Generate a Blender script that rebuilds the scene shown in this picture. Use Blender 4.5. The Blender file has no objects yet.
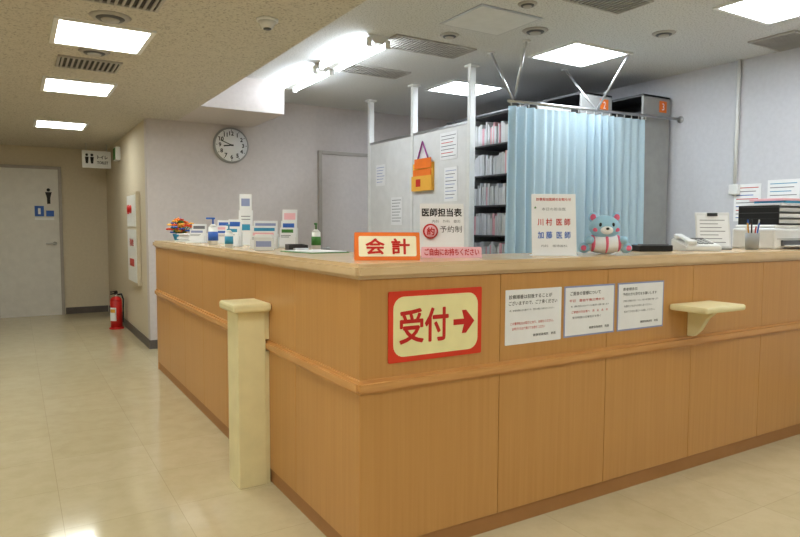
import bpy, bmesh, math, random
from mathutils import Vector, Matrix, Euler
random.seed(7)
rad=math.radians
scene=bpy.context.scene
scene.view_settings.view_transform='Standard'

def s2l(c):
    c=c/255.0
    return c/12.92 if c<=0.04045 else ((c+0.055)/1.055)**2.4
def rgb(r,g,b): return (s2l(r),s2l(g),s2l(b),1.0)

# ---------------------------------------------------------------- materials
def new_mat(name):
    m=bpy.data.materials.new(name); m.use_nodes=True
    nt=m.node_tree; b=nt.nodes['Principled BSDF']
    return m,nt,b
def noise_mat(name,c1,c2,scale=(5,5,5),rough=0.5,detail=4,bump=0.0,spec=0.5,nscale=1.0,metal=0.0,lo=0.3,hi=0.7,sheen=0):
    m,nt,b=new_mat(name)
    tc=nt.nodes.new('ShaderNodeTexCoord'); mp=nt.nodes.new('ShaderNodeMapping')
    mp.inputs['Scale'].default_value=scale
    n=nt.nodes.new('ShaderNodeTexNoise'); n.inputs['Scale'].default_value=nscale; n.inputs['Detail'].default_value=detail
    r=nt.nodes.new('ShaderNodeValToRGB')
    r.color_ramp.elements[0].color=c1; r.color_ramp.elements[1].color=c2
    r.color_ramp.elements[0].position=lo; r.color_ramp.elements[1].position=hi
    nt.links.new(tc.outputs['Object'],mp.inputs['Vector']); nt.links.new(mp.outputs[0],n.inputs['Vector'])
    nt.links.new(n.outputs['Fac'],r.inputs['Fac']); nt.links.new(r.outputs['Color'],b.inputs['Base Color'])
    b.inputs['Roughness'].default_value=rough; b.inputs['Metallic'].default_value=metal
    b.inputs['Specular IOR Level'].default_value=spec
    if bump>0:
        bp=nt.nodes.new('ShaderNodeBump'); bp.inputs['Strength'].default_value=bump; bp.inputs['Distance'].default_value=0.004
        nt.links.new(n.outputs['Fac'],bp.inputs['Height']); nt.links.new(bp.outputs[0],b.inputs['Normal'])
    return m
def plain(name,r,g,b,rough=0.5,metal=0.0,var=6,spec=0.4):
    c1=rgb(max(r-var,0),max(g-var,0),max(b-var,0)); c2=rgb(min(r+2,255),min(g+2,255),min(b+2,255))
    return noise_mat(name,c1,c2,(12,12,12),rough,3,0,spec,1.0,metal)
def emit(name,col,strength):
    m,nt,b=new_mat(name)
    b.inputs['Base Color'].default_value=col
    b.inputs['Emission Color'].default_value=col
    b.inputs['Emission Strength'].default_value=strength
    return m

M={}
M['wood']=noise_mat('wood_panel',rgb(194,141,78),rgb(201,149,86),(70,70,1.6),0.32,6,0.02,0.5)
M['wood_rail']=noise_mat('wood_rail',rgb(204,148,86),rgb(214,159,97),(6,6,70),0.26,5,0.0,0.5)
M['wood_top']=noise_mat('wood_top',rgb(214,184,142),rgb(223,195,156),(6,6,6),0.18,5,0.0,0.5)
M['wood_dark']=noise_mat('wood_seam',rgb(126,84,44),rgb(134,92,50),(6,6,6),0.6)
M['kick']=noise_mat('kick_plate',rgb(164,114,64),rgb(172,122,72),(6,6,6),0.5)
M['cream']=plain('cream_laminate',238,226,178,0.4)
M['wall']=noise_mat('wall_paint',rgb(200,191,188),rgb(206,197,194),(30,30,30),0.75,5,0.1,0.25)
M['wall_r']=noise_mat('wall_paint_office',rgb(202,202,208),rgb(208,208,214),(30,30,30),0.75,5,0.1,0.25)
M['wall_far']=noise_mat('wall_paint_corridor',rgb(206,194,172),rgb(212,200,178),(30,30,30),0.75,5,0.1,0.25)
M['base']=plain('baseboard_vinyl',96,88,84,0.5)
M['white']=plain('white_plastic',232,232,230,0.4)
M['offwhite']=plain('offwhite_board',226,226,226,0.5)
M['paper']=plain('paper_white',240,240,242,0.7,0,3)
M['door']=plain('door_paint',220,217,212,0.45)
M['doorframe']=plain('door_frame',172,164,156,0.45)
M['metal']=plain('metal_steel',190,190,192,0.3,0.9)
M['grey']=plain('grey_cabinet',160,160,158,0.5)
M['greyd']=plain('dark_grey_metal',86,86,88,0.5)
M['black']=plain('black_plastic',24,24,26,0.45,0,4)
M['dark']=plain('dark_trim',52,48,46,0.6)
M['brown']=plain('brown_wood_holder',140,96,60,0.6)
M['red']=plain('red_paint',200,34,30,0.35)
M['redsign']=plain('red_orange_sign',224,62,34,0.5)
M['redtext']=plain('red_text',200,36,28,0.6)
M['signcream']=plain('cream_yellow_sign',246,236,176,0.5)
M['signpale']=plain('pale_cream_sign',250,240,206,0.5)
M['orange']=plain('orange_plastic',238,120,36,0.5)
M['yellow']=plain('yellow_file',238,178,70,0.6)
M['purple']=plain('purple_cord',150,60,130,0.6)
M['pink']=plain('pink_print',236,110,140,0.6)
M['pinkl']=plain('pink_light',244,190,200,0.8)
M['blue']=plain('blue_print',50,100,190,0.5)
M['bluel']=plain('pale_blue_plush',166,208,232,0.9)
M['teal']=plain('teal_blue',60,150,190,0.7)
M['green']=plain('leaf_green',70,130,60,0.7)
M['text']=plain('ink_black',40,38,40,0.7,0,3)
M['inkgrey']=plain('ink_grey',120,120,126,0.7,0,3)
M['border_blue']=plain('border_lavender',150,160,200,0.7)
M['vent']=plain('vent_aluminium',176,172,166,0.5,0.2)
M['hatch']=plain('hatch_white',218,218,218,0.6)
M['lampW']=emit('lamp_diffuser_warm',(0.96,1.0,0.93,1),19)
M['lampC']=emit('lamp_diffuser_cool',(0.86,0.94,1.0,1),26)
M['tube']=emit('lamp_tube_cool',(0.84,0.93,1.0,1),36)

def ceiling_mat(name,c1,c2,c3):
    m,nt,b=new_mat(name)
    tc=nt.nodes.new('ShaderNodeTexCoord')
    n=nt.nodes.new('ShaderNodeTexNoise'); n.inputs['Scale'].default_value=95; n.inputs['Detail'].default_value=5
    r=nt.nodes.new('ShaderNodeValToRGB'); e=r.color_ramp.elements
    e[0].position=0.34; e[0].color=c1; e[1].position=0.46; e[1].color=c2
    x=e.new(0.7); x.color=c3
    nt.links.new(tc.outputs['Object'],n.inputs['Vector']); nt.links.new(n.outputs['Fac'],r.inputs['Fac'])
    nt.links.new(r.outputs['Color'],b.inputs['Base Color'])
    bp=nt.nodes.new('ShaderNodeBump'); bp.inputs['Strength'].default_value=0.3; bp.inputs['Distance'].default_value=0.003
    nt.links.new(n.outputs['Fac'],bp.inputs['Height']); nt.links.new(bp.outputs[0],b.inputs['Normal'])
    b.inputs['Roughness'].default_value=0.9
    return m
M['ceilL']=ceiling_mat('acoustic_ceiling_corridor',rgb(156,148,136),rgb(200,193,180),rgb(206,199,186))
M['ceilU']=ceiling_mat('acoustic_ceiling_office',rgb(164,164,164),rgb(208,208,208),rgb(214,214,214))

def floor_mat():
    m,nt,b=new_mat('vinyl_tile_floor')
    tc=nt.nodes.new('ShaderNodeTexCoord')
    br=nt.nodes.new('ShaderNodeTexBrick'); br.offset=0.0; br.squash=1.0
    br.inputs['Scale'].default_value=1.0; br.inputs['Brick Width'].default_value=0.45; br.inputs['Row Height'].default_value=0.45
    br.inputs['Mortar Size'].default_value=0.0013; br.inputs['Mortar Smooth'].default_value=0.3
    br.inputs['Color1'].default_value=rgb(210,196,162); br.inputs['Color2'].default_value=rgb(205,191,156); br.inputs['Mortar'].default_value=rgb(186,170,138)
    n=nt.nodes.new('ShaderNodeTexNoise'); n.inputs['Scale'].default_value=9; n.inputs['Detail'].default_value=7
    n.inputs['Roughness'].default_value=0.65
    mx=nt.nodes.new('ShaderNodeMixRGB'); mx.blend_type='MULTIPLY'; mx.inputs['Fac'].default_value=0.4
    r=nt.nodes.new('ShaderNodeValToRGB'); r.color_ramp.elements[0].color=(0.82,0.80,0.76,1); r.color_ramp.elements[1].color=(1,1,1,1)
    r.color_ramp.elements[0].position=0.35; r.color_ramp.elements[1].position=0.6
    nt.links.new(tc.outputs['Object'],br.inputs['Vector']); nt.links.new(tc.outputs['Object'],n.inputs['Vector'])
    nt.links.new(n.outputs['Fac'],r.inputs['Fac'])
    nt.links.new(br.outputs['Color'],mx.inputs['Color1']); nt.links.new(r.outputs['Color'],mx.inputs['Color2'])
    nt.links.new(mx.outputs[0],b.inputs['Base Color'])
    n2=nt.nodes.new('ShaderNodeTexNoise'); n2.inputs['Scale'].default_value=4; n2.inputs['Detail'].default_value=4
    bp=nt.nodes.new('ShaderNodeBump'); bp.inputs['Strength'].default_value=0.22; bp.inputs['Distance'].default_value=0.004
    nt.links.new(tc.outputs['Object'],n2.inputs['Vector']); nt.links.new(n2.outputs['Fac'],bp.inputs['Height']); nt.links.new(bp.outputs[0],b.inputs['Normal'])
    b.inputs['Roughness'].default_value=0.10; b.inputs['Specular IOR Level'].default_value=0.9
    return m
M['floor']=floor_mat()

def curtain_mat():
    m,nt,b=new_mat('curtain_fabric')
    tc=nt.nodes.new('ShaderNodeTexCoord'); n=nt.nodes.new('ShaderNodeTexNoise'); n.inputs['Scale'].default_value=140
    r=nt.nodes.new('ShaderNodeValToRGB'); r.color_ramp.elements[0].color=rgb(192,219,234); r.color_ramp.elements[1].color=rgb(212,232,242)
    nt.links.new(tc.outputs['Object'],n.inputs['Vector']); nt.links.new(n.outputs['Fac'],r.inputs['Fac']); nt.links.new(r.outputs['Color'],b.inputs['Base Color'])
    b.inputs['Roughness'].default_value=0.8
    t=nt.nodes.new('ShaderNodeBsdfTranslucent'); nt.links.new(r.outputs['Color'],t.inputs['Color'])
    mix=nt.nodes.new('ShaderNodeMixShader'); mix.inputs[0].default_value=0.3
    out=nt.nodes['Material Output']
    nt.links.new(b.outputs[0],mix.inputs[1]); nt.links.new(t.outputs[0],mix.inputs[2]); nt.links.new(mix.outputs[0],out.inputs[0])
    return m
M['curtain']=curtain_mat()

# ---------------------------------------------------------------- mesh builder
class Obj:
    def __init__(s,name):
        s.name=name; s.bm=bmesh.new(); s.mats=[]
    def _merge(s,tb,mat,smooth=False,mtx=None):
        if mtx is not None: bmesh.ops.transform(tb,matrix=mtx,verts=tb.verts)
        if mat not in s.mats: s.mats.append(mat)
        i=s.mats.index(mat)
        for f in tb.faces: f.material_index=i; f.smooth=smooth
        me=bpy.data.meshes.new('tmp'); tb.to_mesh(me); tb.free()
        s.bm.from_mesh(me); bpy.data.meshes.remove(me)
    def box(s,x0,x1,y0,y1,z0,z1,mat,bev=0.0,mtx=None,seg=2):
        tb=bmesh.new(); bmesh.ops.create_cube(tb,size=1)
        for v in tb.verts:
            v.co=Vector((x0+(v.co.x+.5)*(x1-x0),y0+(v.co.y+.5)*(y1-y0),z0+(v.co.z+.5)*(z1-z0)))
        if bev>0: bmesh.ops.bevel(tb,geom=tb.edges[:],offset=bev,segments=seg,affect='EDGES',profile=0.5)
        s._merge(tb,mat,False,mtx); return s
    def cyl(s,p0,p1,r0,mat,r1=None,seg=24,smooth=True,mtx=None):
        if r1 is None: r1=r0
        p0=Vector(p0);p1=Vector(p1);d=p1-p0
        tb=bmesh.new(); bmesh.ops.create_cone(tb,cap_ends=True,segments=seg,radius1=r0,radius2=r1,depth=d.length)
        q=d.to_track_quat('Z','Y').to_matrix().to_4x4(); q.translation=(p0+p1)/2
        bmesh.ops.transform(tb,matrix=q,verts=tb.verts)
        s._merge(tb,mat,smooth and seg>8,mtx)
        return s
    def ball(s,c,r,mat,rot=(0,0,0),mtx=None,seg=24):
        if not hasattr(r,'__len__'): r=(r,r,r)
        tb=bmesh.new(); bmesh.ops.create_uvsphere(tb,u_segments=seg,v_segments=seg*2//3,radius=1)
        m=Matrix.Translation(c)@Euler(rot).to_matrix().to_4x4()@Matrix.Diagonal((r[0],r[1],r[2],1))
        bmesh.ops.transform(tb,matrix=m,verts=tb.verts)
        s._merge(tb,mat,True,mtx); return s
    def tube(s,pts,r,mat,seg=10,mtx=None):
        for a,b in zip(pts[:-1],pts[1:]):
            s.cyl(a,b,r,mat,seg=seg,mtx=mtx)
        for a in pts[1:-1]: s.ball(a,r,mat,seg=10,mtx=mtx)
        return s
    def prism(s,pts,vec,mat,bev=0.0,mtx=None,smooth=False):
        tb=bmesh.new(); vs=[tb.verts.new(Vector(p)) for p in pts]; f=tb.faces.new(vs)
        r=bmesh.ops.extrude_face_region(tb,geom=[f]); nv=[g for g in r['geom'] if isinstance(g,bmesh.types.BMVert)]
        bmesh.ops.translate(tb,verts=nv,vec=Vector(vec))
        bmesh.ops.recalc_face_normals(tb,faces=tb.faces)
        if bev>0: bmesh.ops.bevel(tb,geom=tb.edges[:],offset=bev,segments=2,affect='EDGES')
        s._merge(tb,mat,smooth,mtx); return s
    def rrect(s,w,h,r,y0,y1,mat,cx=0,cz=0,mtx=None,n=6):
        """rounded plate in the local XZ plane, from y0 to y1"""
        pts=[]
        for (sx,sz,a0) in ((1,1,0),(-1,1,90),(-1,-1,180),(1,-1,270)):
            for i in range(n+1):
                a=rad(a0+90*i/n)
                pts.append((cx+sx*(w/2-r)+r*math.cos(a),y0,cz+sz*(h/2-r)+r*math.sin(a)))
        return s.prism(pts,(0,y1-y0,0),mat,0,mtx)
    def done(s,loc=(0,0,0),rot=(0,0,0),parent=None):
        me=bpy.data.meshes.new(s.name); s.bm.to_mesh(me); s.bm.free()
        for m in s.mats: me.materials.append(m)
        o=bpy.data.objects.new(s.name,me); bpy.context.collection.objects.link(o)
        o.location=loc; o.rotation_euler=rot
        if parent: o.parent=parent
        return o

def text(body,parent,x,y,z,w,h,mat,name='lettering',rot=(rad(90),0,0),bold=0.0,keep=False):
    """lettering in the parent's local frame centred on x,z at depth y (plate faces local -Y)"""
    c=bpy.data.curves.new(name,'FONT'); c.body=body; c.size=1; c.align_x='CENTER'; c.align_y='CENTER'
    c.extrude=0.0; c.resolution_u=2
    c.materials.append(mat)
    o=bpy.data.objects.new(name,c); bpy.context.collection.objects.link(o)
    bpy.context.view_layer.update()
    bb=[Vector(b) for b in o.bound_box]
    x0=min(b.x for b in bb);x1=max(b.x for b in bb);y0=min(b.y for b in bb);y1=max(b.y for b in bb)
    sx=w/max(x1-x0,1e-3); sy=h/max(y1-y0,1e-3)
    if keep: sx=sy=min(sx,sy)
    deps=bpy.context.evaluated_depsgraph_get()
    me=bpy.data.meshes.new_from_object(o.evaluated_get(deps))
    cx=(x0+x1)/2;cy=(y0+y1)/2
    for v in me.vertices: v.co=Vector(((v.co.x-cx)*sx,(v.co.y-cy)*sy,0))
    bpy.data.objects.remove(o)
    if bold>0:
        bm=bmesh.new()
        d=bold*min(sx,sy)
        for k in range(9):
            off=Vector((0,0,0)) if k==8 else Vector((d*math.cos(k*math.pi/4),d*math.sin(k*math.pi/4),(k+1)*.00002))
            t=me.copy()
            for v in t.vertices: v.co+=off
            bm.from_mesh(t); bpy.data.meshes.remove(t)
        bm.to_mesh(me); bm.free()
    me.name=name
    me.materials.clear(); me.materials.append(mat)
    t=bpy.data.objects.new(name,me); bpy.context.collection.objects.link(t)
    t.parent=parent; t.location=(x,y,z); t.rotation_euler=rot
    return t

XR=4.03; YB=4.75; YF=8.0; XL=-3.6; YN=-5.0; ZL=2.3; ZU=2.6
E=.002
# ---------------------------------------------------------------- room shell
Obj('floor').box(XL-.1,XR+.1,YN-.1,YF+.1,-.1,0,M['floor']).done()
Obj('ceiling_upper').box(.4,XR+.1,YN-.1,YB+.12,ZU,ZU+.1,M['ceilU']).done()
c=Obj('ceiling_lower')
c.prism([(XL-.1,YN-.1,ZL),(.4,YN-.1,ZL),(.4,YB,ZL),(.1,YB,ZL),(.1,YF+.1,ZL),(XL-.1,YF+.1,ZL)],(0,0,.4),M['ceilL'])
c.done()
Obj('ceiling_soffit').box(.4,1.18,3.81,YB,ZL,ZU,M['wall']).done()
Obj('wall_right').box(XR,XR+.1,YN,YB+.12,0,ZU,M['wall_r']).done()
Obj('wall_back').box(.1,XR,YB,YB+.12,0,ZU,M['wall']).done()
Obj('wall_corridor').box(.1,.22,YB+.12,YF,0,ZL,M['wall_far']).done()
Obj('wall_far').box(XL,.22,YF,YF+.1,0,ZL,M['wall_far']).done()
Obj('wall_left').box(XL-.1,XL,YN,YF,0,ZL,M['wall_far']).done()
Obj('wall_near').box(XL,XR,YN-.1,YN,0,ZU,M['wall']).done()
Obj('baseboard_back').box(.09,XR,YB-.012,YB-E,0,.09,M['base'],.002).done()
Obj('baseboard_corridor').box(.088,.1-E,YB,YF-.01,0,.09,M['base'],.002).done()
b=Obj('baseboard_far'); b.box(XL,-1.29,YF-.012,YF-E,0,.09,M['base'],.002); b.box(-.46,.08,YF-.012,YF-E,0,.09,M['base'],.002); b.done()
Obj('baseboard_right').box(XR-.012,XR-E,YN,-.03,0,.09,M['base'],.002).done()
Obj('baseboard_left').box(XL+E,XL+.012,YN,YF-.02,0,.09,M['base'],.002).done()

# ---------------------------------------------------------------- counter
k=Obj('reception_counter')
W=M['wood']
YE=3.76; XE=XR-.004
k.box(.005,XE,.005,.10,.0,1.06,M['wood_dark'])
k.box(.005,.10,.10,YE,.0,1.06,M['wood_dark'])
k.box(.0,XE,0.0,.01,.0,.07,M['kick']); k.box(.0,.01,.01,YE,.0,.07,M['kick'])
def panels(along,edges,z0,z1):
    for a,b in zip(edges[:-1],edges[1:]):
        g=.0012
        if along=='x': k.box(a+g,b-g,-.008,.012,z0,z1,W,.0012,seg=1)
        else: k.box(-.008,.012,a+g,b-g,z0,z1,W,.0012,seg=1)
ex=[-.008,.63,1.26,1.89,2.52,3.15,3.78,XE]
ey=[-.006,.6,1.13,1.66,2.19,2.72,3.25,YE]
for z0,z1 in ((.07,.655),(.70,1.06)):
    panels('x',ex,z0,z1); panels('y',ey,z0,z1)
p=.028
k.prism([(-p,-p,.652),(XE,-p,.652),(XE,.05,.652),(.05,.05,.652),(.05,YE,.652),(-p,YE,.652)],(0,0,.05),M['wood_rail'],.012)
k.box(-.008,.102,YE,YE+.012,0,1.06,W)
k.done()
kt=Obj('counter_top')
p=.03
kt.prism([(-p,-p,1.062),(XE,-p,1.062),(XE,.45,1.062),(.45,.45,1.062),(.45,YE+.03,1.062),(-p,YE+.03,1.062)],(0,0,.055),M['wood_top'],.014)
ktop=kt.done()
ktop.parent=bpy.data.objects['reception_counter']
# inner desk of the counter (staff side)
d=Obj('staff_desk')
d.box(.11,XE,.11,.95,.70,.74,M['cream'],.004); d.box(.11,.85,.95,3.6,.70,.74,M['cream'],.004)
for x,y in ((.75,3.5),(.8,1.0),(2.0,.9),(3.2,.9),(3.95,.9)): d.box(x-.02,x+.02,y-.02,y+.02,0,.70,M['grey'])
d.done()

# cane / bag post on the left face
p=Obj('cream_bag_post')
p.box(-.163,-.029,.92,1.09,0,.845,M['cream'],.004)
p.box(-.029,-.009,.93,1.08,0,.648,M['cream']); p.box(-.029,-.009,.93,1.08,.706,.845,M['cream'])
p.box(-.195,-.009,.885,1.125,.845,.885,M['cream'],.012)
p.done()
# bracket shelf on the front face
p=Obj('bracket_shelf')
p.box(1.70,2.02,-.21,-.009,.845,.875,M['cream'],.01)
p.prism([(1.85,-.009,.705),(1.85,-.04,.705),(1.85,-.075,.74),(1.85,-.11,.80),(1.85,-.16,.845),(1.85,-.009,.845)],(.035,0,0),M['cream'],.002)
p.done()

# ---------------------------------------------------------------- signs on counter front
o=Obj('reception_sign')
o.rrect(.425,.262,.006,0,-.004,M['redsign']); o.rrect(.385,.222,.045,-.004,-.0055,M['signcream'])
o.prism([(.075,-.0056,.011),(.125,-.0056,.011),(.115,-.0056,.045),(.135,-.0056,.045),(.175,-.0056,0),(.135,-.0056,-.045),(.115,-.0056,-.045),(.125,-.0056,-.011),(.075,-.0056,-.011)],(0,-.001,0),M['redtext'])
sg=o.done((.318,-.0085,.882))
text('受付',sg,-.058,-.0062,0,.215,.125,M['redtext'],bold=.026)

def notice(name,x0,x1,z0,z1,border,lines):
    w=x1-x0;h=z1-z0
    o=Obj(name); o.rrect(w,h,.003,0,-.002,border); o.rrect(w-.014,h-.014,.003,-.002,-.0026,M['paper'])
    ob=o.done(((x0+x1)/2,-.0085,(z0+z1)/2))
    z=h/2-.03
    for (t,wd,hh,m,dz,xc) in lines:
        text(t,ob,xc,-.003,z-dz,wd,hh,m,bold=.012)
    return ob
notice('notice_paper',.655,.968,.765,.992,M['paper'],[
 ('診察順番は前後することが',.24,.017,M['text'],.0,-.02),
 ('ございますので、ご了承ください',.27,.017,M['text'],.026,-.005),
 ('尚、診察時間は次の通りです。受付の際にお知らせください。',.25,.008,M['inkgrey'],.056,-.01),
 ('この番号札をお取りになり、お待ちください。',.24,.012,M['redtext'],.110,-.01),
 ('お呼びするまで掛けてお待ちください',.18,.012,M['redtext'],.132,-.03),
 ('健康保険病院　院長',.13,.011,M['text'],.165,.06)])
notice('notice_paper',.985,1.305,.768,.992,M['border_blue'],[
 ('ご面会の皆様について',.19,.017,M['text'],.003,-.03),
 ('平日　面会午後三時から',.22,.012,M['redtext'],.035,-.02),
 ('尚、感染予防のためマスクの着用をお願い致します',.24,.008,M['inkgrey'],.060,0),
 ('ご家族の方は係へ　月　火　水　木',.23,.011,M['redtext'],.085,0),
 ('受付時間は日曜祝日を除く',.18,.010,M['inkgrey'],.110,-.02),
 ('健康保険病院　院長',.13,.011,M['text'],.16,.06)])
notice('notice_paper',1.325,1.655,.768,.992,M['border_blue'],[
 ('患者様各位',.10,.014,M['text'],.0,-.08),
 ('予約の方も受付をお願いします',.24,.014,M['text'],.024,-.01),
 ('診察券と保険証をお出しください。毎月一回の確認をお願いします。',.25,.009,M['inkgrey'],.055,0),
 ('お薬だけの方もお申し出ください。',.20,.010,M['inkgrey'],.080,-.02),
 ('初めての方は窓口へお越しください。',.22,.010,M['inkgrey'],.105,-.01),
 ('健康保険病院　院長',.13,.011,M['text'],.16,.06)])

ZT=1.1172
# ---------------------------------------------------------------- items on counter
o=Obj('cashier_sign')
o.prism([(-.128,-.022,0),(-.128,.04,0),(-.128,.012,.108),(-.128,.0,.108)],(.256,0,0),M['orange'],.002)
mt=Matrix.Translation((0,-.0118,.054))@Matrix.Rotation(rad(-11.5),4,'X')
o.rrect(.226,.080,.006,-.0005,-.0015,M['signpale'],mtx=mt)
ob=o.done((.205,.17,ZT),(0,0,rad(-22)))
text('会 計',ob,0,-.0148,.054,.17,.06,M['redtext'],bold=.03,rot=(rad(90-11.5),0,0))

o=Obj('take_one_strip')
o.prism([(-.13,-.012,0),(-.13,.02,0),(-.13,.004,.045),(-.13,.0,.045)],(.26,0,0),M['pinkl'],.001)
ob=o.done((.55,.22,ZT),(0,0,rad(-24)))
text('ご自由にお持ちください',ob,0,-.0082,.024,.235,.03,M['redtext'],bold=.03,rot=(rad(76),0,0))

def standee(name,w,h,loc,rz,lean=10,mat=M['paper']):
    o=Obj(name)
    m=Matrix.Rotation(rad(-lean),4,'X')
    o.box(-w/2,w/2,-.003,.003,.002,h,mat,.001,mtx=m)
    o.box(-w/2,w/2,-.02,.05,0,.004,M['white'])
    o.prism([(-w*.1,.05,.002),(w*.1,.05,.002),(w*.1,math.sin(rad(lean))*h*.75+.004,h*.73),(-w*.1,math.sin(rad(lean))*h*.75+.004,h*.73)],(0,.003,0),M['white'])
    ob=o.done(loc,(0,0,rz))
    def T(t,x,z,ww,hh,m2,bold=0):
        p=m@Vector((x,-.0036,z))
        return text(t,ob,p.x,p.y,p.z,ww,hh,m2,bold=bold,rot=(rad(90-lean),0,0))
    return ob,T
ob,T=standee('doctor_roster_card',.20,.235,(.60,.36,ZT),rad(-24),6)
T('医師担当表',0,.195,.18,.036,M['text'],.03)
T('内科　外科　整形',.02,.155,.13,.014,M['inkgrey'])
T('予約制',.04,.12,.10,.03,M['text'])
ob2=Obj('dial'); ob2.cyl((-.055,-.006,.11),(-.055,-.012,.11),.034,M['redtext'],seg=28); ob2.cyl((-.055,-.012,.11),(-.055,-.014,.11),.027,M['pinkl'],seg=28)
dd=ob2.done((0,.006,0),(0,0,0),ob)
text('約',ob,-.055,-.0085,.11,.034,.034,M['redtext'],bold=.03)

ob,T=standee('doctor_name_sign',.205,.285,(1.07,.14,ZT),rad(-30),8)
T('診察担当医師のお知らせ',0,.26,.16,.014,M['redtext'],.02)
T('本日の担当医',0,.215,.11,.014,M['inkgrey'])
T('★',-.085,.222,.014,.014,M['green'])
T('川 村  医 師',0,.155,.15,.032,M['redtext'],.02)
T('加 藤  医 師',0,.095,.15,.032,M['blue'],.02)
T('内科　循環器科',0,.045,.12,.011,M['inkgrey'])

# plush toy: lying bear with a big head and a pink-and-white body
o=Obj('plush_bear_toy')
o.ball((0,0,.05),(.095,.06,.05),M['paper'])
for sx in (-.06,0,.06):
    q=math.sqrt(1-(sx/.098)**2)
    o.ball((sx,-.003,.052),(.016,.06*q+.002,.05*q+.001),M['pink'])
o.ball((-.005,-.01,.130),(.074,.058,.058),M['bluel'])
o.ball((-.005,-.062,.116),(.030,.016,.020),M['paper'])
o.ball((-.005,-.078,.123),(.008,.006,.006),M['dark'])
for sx in (-1,1):
    o.ball((-.005+sx*.056,-.005,.178),(.022,.013,.024),M['bluel'])
    o.ball((-.005+sx*.056,-.016,.178),(.014,.008,.016),M['pink'])
    o.ball((-.005+sx*.030,-.060,.142),(.007,.005,.010),M['black'])
    o.ball((-.005+sx*.050,-.048,.118),(.013,.008,.010),M['pink'])
    o.ball((sx*.080,-.035,.068),(.022,.034,.020),M['bluel'],rot=(0,sx*.5,0))
    o.ball((sx*.100,-.01,.030),(.028,.028,.026),M['bluel'])
    o.ball((sx*.106,-.034,.030),(.014,.006,.013),M['pink'])
o.done((1.425,.16,ZT+.001),(0,0,rad(-36)))

# left end: flower decoration
o=Obj('flower_arrangement')
o.cyl((0,0,0),(0,0,.06),.05,M['teal'],.07)
for i in range(50):
    a=random.uniform(0,6.28); r=random.uniform(.0,.11); z=.07+random.uniform(0,.13)*(1-r*4)
    c=(r*math.cos(a),r*math.sin(a),z)
    m=random.choice([M['orange'],M['redsign'],M['orange'],M['blue'],M['yellow'],M['green']])
    for j in range(5):
        b=j*1.2566
        o.ball((c[0]+.014*math.cos(b),c[1]+.014*math.sin(b),c[2]),(.013,.013,.008),m,seg=8)
    o.ball((c[0],c[1],c[2]+.006),.007,M['yellow'],seg=8)
    o.cyl((0,0,.05),c,.002,M['green'],seg=6)
o.done((.16,3.56,ZT))
o=Obj('document_tray')
o.box(-.13,.13,-.17,.17,0,.012,M['white'],.003)
for i in range(6): o.box(-.11+random.uniform(-.01,.01),.11,-.15,.15+random.uniform(-.01,.01),.012+i*.009,.020+i*.009,M['paper'] if i%2 else M['offwhite'])
o.done((.20,3.17,ZT),(0,0,rad(4)))

def leaflet_rack(name,loc,rz,w,hs,cols):
    o=Obj(name)
    o.box(-w/2,w/2,-.06,.06,0,.01,M['white'],.002)
    for i,(hh,cm) in enumerate(zip(hs,cols)):
        y=.05-i*.04
        mt=Matrix.Translation((0,y,.01))@Matrix.Rotation(rad(-8),4,'X')
        o.box(-w/2,w/2,-.002,.002,0,hh*.5,M['white'],mtx=mt)
        o.box(-w/2+.006,w/2-.006,-.012,-.003,0,hh,M['paper'],mtx=mt)
        o.box(-w/2+.016,w/2-.016,-.0135,-.012,hh*.72,hh*.90,cm,mtx=mt)
        o.box(-w/2+.012,w/2-.03,-.0135,-.012,hh*.55,hh*.58,M['inkgrey'],mtx=mt)
        o.box(-w/2+.012,w/2-.04,-.0135,-.012,hh*.47,hh*.50,M['inkgrey'],mtx=mt)
    return o.done(loc,(0,0,rz))
leaflet_rack('leaflet_rack',(.26,2.66,ZT),rad(-35),.13,[.16,.12,.09],[M['blue'],M['pinkl'],M['blue']])
leaflet_rack('leaflet_rack',(.34,2.42,ZT),rad(-30),.11,[.23,.14,.10],[M['teal'],M['blue'],M['inkgrey']])
leaflet_rack('leaflet_rack',(.19,1.56,ZT),rad(-28),.15,[.15,.12,.09],[M['border_blue'],M['teal'],M['pinkl']])
leaflet_rack('leaflet_rack',(.12,1.97,ZT),rad(-40),.10,[.16,.11],[M['blue'],M['teal']])
leaflet_rack('leaflet_rack',(.36,1.62,ZT),rad(-30),.10,[.22,.15,.11],[M['pinkl'],M['blue'],M['green']])
leaflet_rack('leaflet_rack',(.12,2.86,ZT),rad(-35),.12,[.13,.09],[M['inkgrey'],M['border_blue']])
o=Obj('tall_notice_card')
o.box(-.04,.04,-.002,.002,.002,.34,M['paper'],.001); o.box(-.045,.045,-.025,.025,0,.008,M['white'],.002)
o.box(-.028,.028,-.004,-.002,.26,.31,M['border_blue']); o.box(-.028,.028,-.004,-.002,.10,.14,M['teal'])
o.box(-.03,.03,-.004,-.002,.17,.175,M['inkgrey']); o.box(-.03,.03,-.004,-.002,.19,.195,M['inkgrey'])
o.done((.28,2.18,ZT),(0,0,rad(-31)))
o=Obj('tissue_box')
o.box(-.06,.06,-.11,.11,0,.075,M['bluel'],.004); o.box(-.061,.061,-.09,.09,.02,.055,M['paper'],.002)
o.ball((0,0,.078),(.02,.05,.006),M['offwhite'])
o.prism([(-.01,-.04,.078),(.0,.04,.078),(.02,.03,.125),(-.015,-.02,.13)],(.004,0,0),M['paper'])
o.done((.34,1.90,ZT),(0,0,rad(-20)))
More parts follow.
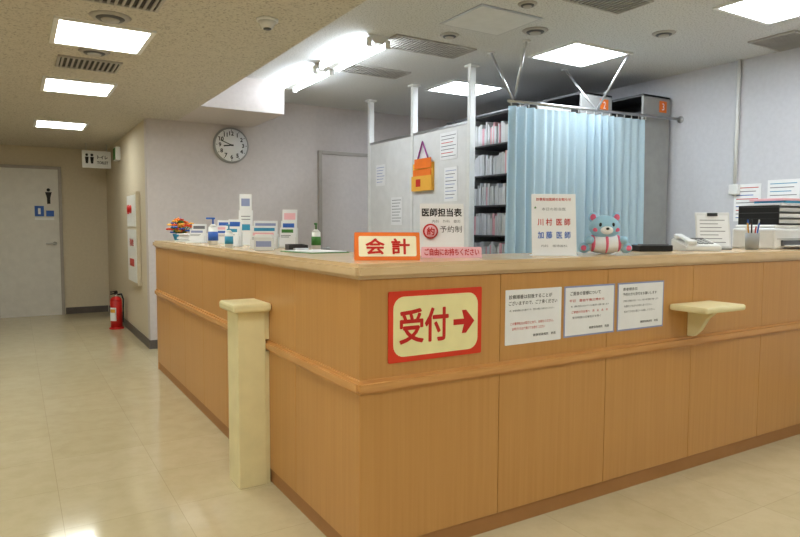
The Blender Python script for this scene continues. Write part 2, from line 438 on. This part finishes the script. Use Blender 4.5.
def pump(loc,rz,c1,s=1):
    o=Obj('pump_bottle')
    o.cyl((0,0,0),(0,0,.12*s),.032*s,M['white'],.03*s); o.cyl((0,0,.12*s),(0,0,.14*s),.03*s,M['white'],.012*s); o.cyl((0,0,.14*s),(0,0,.175*s),.006*s,c1,seg=10)
    o.box(-.05*s,.012*s,-.009*s,.009*s,.172*s,.184*s,c1,.003); o.cyl((0,0,.03*s),(0,0,.09*s),.0335*s,c1,.0325*s)
    o.done(loc,(0,0,rz))
pump((.10,2.32,ZT),rad(20),M['blue']); pump((.05,1.78,ZT),rad(60),M['teal'],.75); pump((.40,1.30,ZT),rad(60),M['green'],.8)
def cardbox(loc,rz,c1):
    o=Obj('card_box')
    o.box(-.05,.05,-.035,.035,0,.07,M['offwhite'],.003); o.box(-.045,.045,-.03,.03,.065,.085,M['paper'],.001); o.box(-.04,.04,-.0365,-.035,.02,.05,c1,.001)
    o.done(loc,(0,0,rz))
cardbox((.38,2.86,ZT),rad(-30),M['pink']); cardbox((.10,1.30,ZT),rad(-25),M['border_blue'])
o=Obj('pen_tray')
o.box(-.10,.10,-.05,.05,0,.008,M['dark'],.002)
for (a,b,c_,d_) in ((-.10,.10,-.05,-.044),(-.10,.10,.044,.05),(-.10,-.094,-.05,.05),(.094,.10,-.05,.05)): o.box(a,b,c_,d_,.008,.03,M['dark'],.001)
for i in range(5): o.cyl((-.07+i*.01,-.03+i*.014,.014),(.07,-.03+i*.013,.014),.004,random.choice([M['blue'],M['green'],M['red'],M['white']]),seg=8)
o.done((.27,1.27,ZT),(0,0,rad(75)))
o=Obj('clipboard')
o.box(-.11,.11,-.15,.15,0,.004,M['green'],.001); o.box(-.1,.1,-.14,.12,.004,.008,M['paper']); o.box(-.04,.04,.12,.145,.004,.016,M['metal'],.003)
o.done((.25,.98,ZT),(0,0,rad(8)))
o=Obj('stamp_holder')
o.box(-.045,.045,-.03,.03,0,.03,M['brown'],.004)
for x in (-.028,0,.028): o.cyl((x,0,.03),(x,0,.085),.008,M['brown'],.006,seg=12); o.ball((x,0,.09),.010,M['dark'],seg=12)
o.done((.40,.42,ZT),(0,0,rad(-30)))

# ---------------------------------------------------------------- right end of the counter
o=Obj('desktop_printer')
o.box(-.33,.33,-.14,.14,0,.13,M['offwhite'],.014)
o.box(-.26,.26,-.150,-.135,.02,.055,M['greyd'],.003); o.box(-.24,.24,-.20,-.14,.018,.026,M['white'],.003)
o.box(-.31,.31,-.13,.13,.13,.150,M['white'],.008); o.box(.18,.30,-.146,-.138,.075,.115,M['black'],.003)
for i in range(3): o.cyl((.10+i*.025,-.138,.095),(.10+i*.025,-.144,.095),.008,M['grey'],seg=12)
o.box(-.30,.30,-.142,-.139,.062,.066,M['grey'])
o.done((3.24,.27,ZT),(0,0,rad(-3)))
o=Obj('letter_tray_stack')
z=0
o.box(-.28,.30,-.13,.13,z,z+.008,M['black'],.002)
o.box(-.28,-.272,-.13,.13,z,z+.12,M['black']); o.box(.292,.30,-.13,.13,z,z+.12,M['black']); o.box(-.28,.30,.122,.13,z,z+.12,M['black'])
for j in range(3): o.box(-.28,.30,-.13,.13,z+.035+j*.036,z+.04+j*.036,M['greyd'])
for j in range(3): o.box(-.26,.27,-.125,.11,z+.010+j*.036,z+.033+j*.036,M['paper'] if j%2 else M['offwhite'])
o.box(-.24,.20,-.12,.10,z+.118,z+.135,M['paper'],.002)
o.box(-.20,.22,-.12,.08,z+.135,z+.150,M['teal'],.002)
o.box(-.22,.18,-.12,.10,z+.150,z+.165,M['pinkl'],.002)
o.done((3.24,.27,ZT+.1505),(0,0,rad(-3)))
o=Obj('pen_cup')
o.cyl((0,0,0),(0,0,.10),.036,M['grey'],.040,seg=20)
for i in range(9):
    a=i*.7; o.cyl((.015*math.cos(a),.015*math.sin(a),.02),(.036*math.cos(a),.036*math.sin(a),.14+.02*(i%3)),.004,[M['black'],M['red'],M['blue'],M['white'],M['yellow']][i%5],seg=8)
o.done((2.76,.20,ZT))
o=Obj('desk_telephone')
o.prism([(-.10,-.10,0),(-.10,.10,0),(-.10,.10,.07),(-.10,-.10,.03)],(.20,0,0),M['white'],.006)
mt=Matrix.Translation((0,0,.051))@Matrix.Rotation(rad(11.3),4,'X')
for i in range(3):
    for j in range(4): o.box(-.01+i*.03,.012+i*.03,-.06+j*.028,-.042+j*.028,-.002,.006,M['grey'],.001,mtx=mt)
o.box(-.02,.08,.055,.085,-.002,.004,M['dark'],.001,mtx=mt)
o.box(-.085,-.045,-.09,.09,.010,.026,M['white'],.008,mtx=mt)
o.box(-.09,-.04,-.10,-.05,.0,.026,M['white'],.008,mtx=mt); o.box(-.09,-.04,.05,.10,.0,.026,M['white'],.008,mtx=mt)
o.done((2.30,.26,ZT),(0,0,rad(-30)))
# copy holder with a sheet clipped on it
o=Obj('copy_holder')
o.box(-.09,.09,-.05,.06,0,.012,M['grey'],.004)
mt=Matrix.Translation((0,0,.01))@Matrix.Rotation(rad(-14),4,'X')
o.box(-.10,.10,-.003,.003,0,.22,M['offwhite'],.002,mtx=mt); o.box(-.09,.09,-.006,-.003,.01,.20,M['paper'],mtx=mt)
for i in range(7): o.box(-.075,.07-.02*(i%3),-.0066,-.006,.03+i*.023,.034+i*.023,M['inkgrey'],mtx=mt)
o.box(-.03,.03,-.012,-.003,.195,.215,M['black'],.002,mtx=mt); o.cyl((0,.055,.01),(0,.04,.14),.006,M['greyd'],seg=10)
o.done((2.58,.33,ZT),(0,0,rad(-38)))
o=Obj('card_reader')
o.box(-.10,.10,-.06,.06,0,.035,M['black'],.006); o.box(-.08,.08,-.05,.0,.035,.040,M['greyd'],.002); o.box(-.08,.04,.02,.045,.035,.037,M['teal'],.001)
o.done((1.98,.32,ZT),(0,0,rad(-20)))

# ---------------------------------------------------------------- partition with poles
o=Obj('office_partition')
PX=2.27
o.box(PX,PX+.035,2.37,4.12,.06,2.13,M['offwhite'],.003)
for y in (2.36,3.26,4.13):
    o.box(PX-.012,PX+.047,y-.02,y+.02,0,ZU,M['white'],.004)
    o.box(PX-.03,PX+.065,y-.045,y+.045,ZU-.02,ZU,M['white'],.003)
    o.box(PX-.03,PX+.065,y-.045,y+.045,0,.02,M['white'],.003)
o.box(PX-.006,PX+.041,2.38,4.11,2.115,2.14,M['metal'],.002)
part=o.done()
RX=rad(-90)
o=Obj('hanging_file_pocket')
o.box(-.17,.17,-.02,0,-.16,.10,M['yellow'],.003); o.box(-.15,.15,-.03,-.02,-.13,.04,M['orange'],.002)
o.box(-.12,.16,-.034,-.03,.05,.14,M['orange']); o.box(-.17,.17,-.036,-.03,-.16,-.02,M['yellow'],.002)
o.tube([(-.12,-.01,.10),(-.02,-.01,.30),(.10,-.01,.10)],.007,M['purple'])
o.box(-.09,-.01,-.037,-.035,-.12,-.05,M['redtext'])
o.done((PX-.001,3.05,1.74),(0,0,RX))
def wallpaper(name,yc,zc,w,h,cols=None,x=PX-.001,mat=None):
    o=Obj(name); o.box(-w/2,w/2,-.003,0,-h/2,h/2,mat or M['paper'],.0005)
    cols=cols or [M['inkgrey']]
    n=int(h/.03)
    for i in range(n-1):
        zz=h/2-.03-i*.03
        o.box(-w/2+.02,w/2-.02-.02*(i%3),-.0036,-.003,zz-.003,zz+.003,cols[i%len(cols)],0)
    return o.done((x,yc,zc),(0,0,RX))
wallpaper('notice_paper',2.66,1.96,.26,.24,[M['inkgrey'],M['inkgrey'],M['redtext']])
wallpaper('notice_paper',2.62,1.62,.20,.30,[M['border_blue'],M['inkgrey']])
wallpaper('notice_paper',2.66,1.33,.28,.18)
wallpaper('notice_paper',3.88,1.78,.20,.22,[M['border_blue']])
wallpaper('notice_paper',3.02,1.36,.20,.20,[M['redtext'],M['inkgrey']])
wallpaper('notice_paper',3.55,1.40,.22,.28)

# ---------------------------------------------------------------- record shelves
def shelf_unit(name,x0,x1,y0,y1,top):
    o=Obj(name)
    o.box(x0,x1,y0,y0+.02,0,top,M['grey'],.002); o.box(x0,x1,y1-.02,y1,0,top,M['grey'],.002)
    o.box(x1-.01,x1,y0+.02,y1-.02,0,top,M['greyd'])
    z=.09
    while z<top+.01:
        o.box(x0,x1-.01,y0+.02,y1-.02,z-.012,z,M['greyd']); z+=.27
    o.box(x0,x1,y0,y1,top-.02,top,M['greyd'],.002)
    return o.done()
su=shelf_unit('record_shelf',2.62,3.0,1.92,2.82,2.25)
f=Obj('patient_files')
z=.09
for row in range(8):
    y=1.95
    if z+.2>2.25: break
    while y<2.77:
        w=random.uniform(.010,.03); h=.19+random.uniform(-.04,.02)
        m=random.choice([M['paper'],M['offwhite'],M['paper'],M['white'],M['paper'],M['offwhite'],M['paper'],M['pinkl']])
        f.box(2.63+random.uniform(0,.012),2.95,y,y+w,z,z+h,m)
        y+=w+random.choice([.0005,.001,.001,.002,.015])
    z+=.27
f.done((0,0,0),(0,0,0),su)
def tagged(x0,x1,y0,y1,top,num):
    s=shelf_unit('record_shelf',x0,x1,y0,y1,top)
    o=Obj('number_tag'); o.box(-.05,.05,-.004,0,-.05,.05,M['orange'],.002); t=o.done((x1-.1,y0-.001,top-.09),(0,0,0),s)
    text(num,t,0,-.005,0,.03,.06,M['paper'])
tagged(3.12,3.50,1.92,3.9,2.40,'2')
tagged(3.64,4.00,1.70,3.9,2.40,'3')

# ---------------------------------------------------------------- curtain and rod
CZ=2.20
def cy(x): return 1.78-.093*(x-2.19)
o=Obj('curtain_rail')
o.cyl((2.19,cy(2.19),CZ),(XR-E,cy(XR),CZ),.012,M['metal'],seg=14)
o.cyl((XR-.012,cy(XR),CZ),(XR-E,cy(XR),CZ),.03,M['metal'],seg=16)
def hang(a,b): o.cyl(a,b,.009,M['metal'],seg=10); o.cyl((b[0],b[1],ZU-.008),(b[0],b[1],ZU),.03,M['white'],seg=16)
hang((2.24,cy(2.24),CZ),(2.17,1.97,ZU)); hang((2.24,cy(2.24),CZ),(2.19,1.59,ZU))
hang((3.06,cy(3.06),CZ),(3.06,2.06,ZU)); hang((3.06,cy(3.06),CZ),(3.10,1.42,ZU))
for i in range(18):
    x=2.22+i*(1.39/17); o.cyl((x,cy(x),CZ-.034),(x,cy(x),CZ-.008),.004,M['white'],seg=8)
rail=o.done()
def curtain(name,x0,x1,ztop,zbot,mat):
    bm=bmesh.new(); nx=420; nz=26; g=[]
    for j in range(nz+1):
        t=j/nz; z=ztop+(zbot-ztop)*t; row=[]
        for i in range(nx+1):
            u=i/nx; x=x0+(x1-x0)*u
            ph=u*2*math.pi*17+1.1*math.sin(u*19)+.5*math.sin(u*43)
            amp=.016+.016*t+.010*math.sin(u*11+1)
            yy=cy(x)+amp*math.sin(ph)+.012*t*math.sin(u*23+t*2)
            xx=x+.010*math.cos(ph*1.0)*t
            row.append(bm.verts.new((xx,yy,z)))
        g.append(row)
    for j in range(nz):
        for i in range(nx):
            fc=bm.faces.new((g[j][i],g[j][i+1],g[j+1][i+1],g[j+1][i])); fc.smooth=True
    me=bpy.data.meshes.new(name); bm.to_mesh(me); bm.free(); me.materials.append(mat)
    ob=bpy.data.objects.new(name,me); bpy.context.collection.objects.link(ob); return ob
cu=curtain('blue_curtain',2.20,3.60,CZ-.035,.55,M['curtain'])

# ---------------------------------------------------------------- right wall items
o=Obj('cable_conduit'); o.cyl((XR-.018,1.08,1.60),(XR-.018,1.08,ZU),.014,M['white'],seg=12); o.box(XR-.04,XR-E,1.04,1.12,1.52,1.60,M['white'],.004); o.done()
wallpaper('wall_calendar',.98,1.45,.22,.30,[M['redtext'],M['inkgrey'],M['blue']],x=XR-E)
wallpaper('notice_paper',.70,1.54,.24,.16,[M['teal'],M['inkgrey']],x=XR-E)
wallpaper('notice_paper',.70,1.36,.22,.16,[M['pink'],M['inkgrey']],x=XR-E)

# ---------------------------------------------------------------- back wall: clock, door
o=Obj('wall_clock')
o.cyl((0,-E,0),(0,-.03,0),.188,M['grey'],.184,seg=64); o.cyl((0,-.03,0),(0,-.034,0),.168,M['paper'],seg=64)
for i in range(12):
    a=rad(i*30); m=Matrix.Rotation(a,4,'Y'); o.box(-.003,.003,-.036,-.034,.150,.162,M['text'],mtx=m)
for ang,l,w in ((-98,.085,.006),(-68,.125,.004)):
    m=Matrix.Rotation(rad(ang),4,'Y'); o.box(-w,w,-.040,-.037,-.02,l,M['black'],mtx=m)
o.cyl((0,-.034,0),(0,-.043,0),.009,M['black'],seg=16)
ck=o.done((.94,YB,2.09))
for i in range(12):
    a=rad((i+1)*30); text(str(i+1),ck,.122*math.sin(a),-.0355,.122*math.cos(a),.045,.04,M['text'],name='numeral',keep=True,bold=.03)

def door(name,x0,x1,ztop,y,handle_x,mat):
    o=Obj(name)
    o.box(x0,x1,y-.035,y-E,0,ztop,mat,.002)
    o.box(x0-.04,x0,y-.05,y-E,0,ztop+.04,M['doorframe'],.003); o.box(x1,x1+.04,y-.05,y-E,0,ztop+.04,M['doorframe'],.003)
    o.box(x0,x1,y-.05,y-E,ztop,ztop+.04,M['doorframe'],.003)
    o.cyl((handle_x,y-.035,.99),(handle_x,y-.08,.99),.012,M['metal'],seg=14)
    o.box(handle_x-.11,handle_x+.012,y-.095,y-.078,.98,1.0,M['metal'],.005)
    o.cyl((handle_x,y-.035,.99),(handle_x,y-.040,.99),.026,M['metal'],seg=20)
    return o.done()
door('door_1',-1.24,-.51,2.0,YF,-.57,M['door'])
door('door_2',1.97,2.75,2.06,YB,2.04,M['wall'])
o=Obj('restroom_door_sign')
o.box(-.14,-.03,-.004,0,-.20,-.06,M['blue'],.001); o.box(-.005,.09,-.004,0,-.20,-.12,M['blue'],.001)
o.cyl((.03,-.002,.16),(.03,-.006,.16),.022,M['text'],seg=16)
o.prism([(-.01,-.004,.13),(.07,-.004,.13),(.05,-.004,.05),(.05,-.004,-.03),(.01,-.004,-.03),(.01,-.004,.05)],(0,-.002,0),M['text'])
o.box(-.10,-.07,-.005,-.004,-.17,-.09,M['paper'])
o.box(-.14,.09,-.004,0,-.25,-.215,M['paper'])
o.done((-.66,YF-.036,1.56))

# hanging toilet sign
o=Obj('toilet_sign')
o.box(-.17,.17,-.012,.012,-.11,.11,M['white'],.003)
for x in (-.115,-.055):
    o.cyl((x,-.012,.055),(x,-.014,.055),.017,M['text'],seg=14)
    o.prism([(x-.022,-.013,.03),(x+.022,-.013,.03),(x+.013,-.013,-.055),(x-.013,-.013,-.055)],(0,-.001,0),M['text'])
o.cyl((-.12,0,.11),(-.12,0,.205),.006,M['metal'],seg=8); o.cyl((.12,0,.11),(.12,0,.205),.006,M['metal'],seg=8)
ob=o.done((-.10,7.2,2.095))
text('トイレ',ob,.07,-.0135,.03,.12,.045,M['text'],bold=.03); text('TOILET',ob,.07,-.0135,-.04,.13,.035,M['text'],bold=.03)
o=Obj('exit_sign'); o.box(-.06,-E,-.10,.10,-.08,.08,M['white'],.004); o.box(-.064,-.06,-.09,.09,-.07,.07,M['green'],.001); o.done((.1,6.6,2.12))

# hydrant cabinet with alarm lamp
o=Obj('hydrant_cabinet')
o.box(-.32,.32,-.04,-E,-.5,.5,M['wall_far'],.004)
o.box(-.29,.29,-.046,-.04,-.47,.10,M['white'],.002); o.box(-.29,.29,-.046,-.04,.13,.47,M['white'],.002)
o.cyl((.0,-.046,.32),(.0,-.085,.32),.045,M['red'],.035,seg=24); o.box(-.22,-.12,-.055,-.046,.27,.37,M['red'],.002)
o.box(-.14,.14,-.05,-.046,-.30,-.22,M['red'],.001)
ob=o.done((.1,5.5,1.1),(0,0,RX))
text('消火栓',ob,0,-.0475,-.04,.26,.08,M['redtext'],bold=.03)
# extinguisher
o=Obj('fire_extinguisher')
o.cyl((0,0,0),(0,0,.02),.085,M['red'],.08); o.cyl((0,0,.012),(0,0,.34),.066,M['red'],seg=32)
o.ball((0,0,.34),(.066,.066,.055),M['red']); o.cyl((0,0,.38),(0,0,.42),.02,M['metal'])
fl=Matrix.Rotation(rad(180),4,'Z')
o.box(-.012,.10,-.012,.012,.42,.435,M['black'],.003,mtx=fl); o.box(-.012,.10,-.012,.012,.445,.458,M['black'],.003,mtx=fl)
o.box(-.02,.02,-.012,.012,.41,.45,M['black'],.003)
o.tube([(0,-.02,.41),(0,-.07,.42),(0,-.095,.36),(0,-.09,.2),(0,-.085,.08)],.009,M['black'])
o.box(-.072,-.05,-.035,.035,.10,.26,M['paper'],.004); o.box(-.074,-.06,-.03,.03,.20,.24,M['yellow'],.002)
o.done((-.02,6.3,0),(0,0,rad(50)))

# ---------------------------------------------------------------- ceiling fixtures
def light_panel(x0,x1,y0,y1,z,mat):
    o=Obj('ceiling_light_panel')
    r=.025
    o.box(x0-r,x1+r,y0-r,y0,z-.012,z,M['white']); o.box(x0-r,x1+r,y1,y1+r,z-.012,z,M['white'])
    o.box(x0-r,x0,y0,y1,z-.012,z,M['white']); o.box(x1,x1+r,y0,y1,z-.012,z,M['white'])
    o.box(x0,x1,y0,y1,z-.006,z,mat)
    return o.done()
for y0 in (1.75,3.27,5.42,-.4,-2.4): light_panel(-.81,-.37,y0,y0+.48,ZL,M['lampW'])
for y0 in (-3.8,-2.0,0.0,3.0): light_panel(-2.6,-2.1,y0,y0+.48,ZL,M['lampW'])
for (x,y) in ((2.52,1.42),(2.50,2.88),(2.70,-.03)): light_panel(x,x+.55,y,y+.46,ZU,M['lampC'])
for (x,y) in ((1.0,-1.8),(2.7,-1.8),(1.9,-3.8)): light_panel(x,x+.55,y,y+.46,ZU,M['lampW'])
def vent(x0,x1,y0,y1,z):
    o=Obj('ceiling_vent')
    r=.015
    o.box(x0,x1,y0,y1,z-.004,z,M['dark'])
    o.box(x0-r,x1+r,y0-r,y0,z-.012,z,M['vent']); o.box(x0-r,x1+r,y1,y1+r,z-.012,z,M['vent'])
    o.box(x0-r,x0,y0,y1,z-.012,z,M['vent']); o.box(x1,x1+r,y0,y1,z-.012,z,M['vent'])
    n=int((x1-x0)/.03)
    for i in range(n):
        x=x0+(i+.5)*(x1-x0)/n
        o.box(x-.006,x+.006,y0,y1,z-.011,z-.003,M['vent'])
    return o.done()
vent(-.74,-.42,1.12,1.36,ZL); vent(-.76,-.42,2.56,2.84,ZL)
vent(1.32,2.0,1.96,2.24,ZU); vent(1.36,1.97,2.85,3.10,ZU); vent(1.80,2.25,.58,.82,ZU); vent(3.58,3.98,.44,.74,ZU)
def roundvent(x,y,z,r,name='round_diffuser'):
    o=Obj(name)
    o.cyl((0,0,-.010),(0,0,0),r*.85,M['vent'],r,seg=36); o.cyl((0,0,-.016),(0,0,-.009),r*.6,M['greyd'],r*.7,seg=36); o.cyl((0,0,-.022),(0,0,-.015),r*.4,M['vent'],r*.45,seg=36)
    o.done((x,y,z))
roundvent(-.59,1.60,ZL,.10); roundvent(-.59,2.36,ZL,.09)
roundvent(2.08,1.38,ZU,.09); roundvent(1.67,1.01,ZU,.06); roundvent(1.64,1.78,ZU,.07); roundvent(2.88,.95,ZU,.08)
o=Obj('smoke_detector'); o.cyl((0,0,-.012),(0,0,0),.055,M['offwhite'],seg=32); o.cyl((0,0,-.045),(0,0,-.012),.028,M['offwhite'],.046,seg=32); o.cyl((0,0,-.05),(0,0,-.045),.02,M['greyd'],seg=20); o.done((.10,1.22,ZL))
o=Obj('ceiling_hatch')
o.box(1.43,1.93,1.15,1.60,ZU-.006,ZU,M['metal'],.001); o.box(1.45,1.91,1.17,1.58,ZU-.008,ZU-.005,M['hatch']); o.done()
for yy in (2.05,3.0):
    o=Obj('fluorescent_fixture')
    o.prism([(-.09,0,0),(.09,0,0),(.035,0,-.055),(-.035,0,-.055)],(0,.85,0),M['white'],.002)
    for sx in (-.075,.075):
        o.cyl((sx,.03,-.055),(sx,.82,-.055),.016,M['tube'],seg=14)
        for y in (.012,.83): o.box(sx-.018,sx+.018,y-.012,y+.012,-.08,-.02,M['white'],.003)
    o.done((1.22,yy,ZU))

# ---------------------------------------------------------------- world + camera
w=bpy.data.worlds.new('World'); scene.world=w; w.use_nodes=True
w.node_tree.nodes['Background'].inputs[0].default_value=(.8,.85,.9,1); w.node_tree.nodes['Background'].inputs[1].default_value=.4
cd=bpy.data.cameras.new('camera'); cam=bpy.data.objects.new('camera',cd); bpy.context.collection.objects.link(cam)
cd.sensor_width=36; cd.lens=635/800*36
cam.location=(-1.036,-1.976,1.25)
cam.rotation_euler=(Euler((rad(90)-math.atan(42.5/635),0,rad(-31.2))).to_matrix()@Matrix.Rotation(rad(.25),3,'Z')).to_euler()
scene.camera=cam
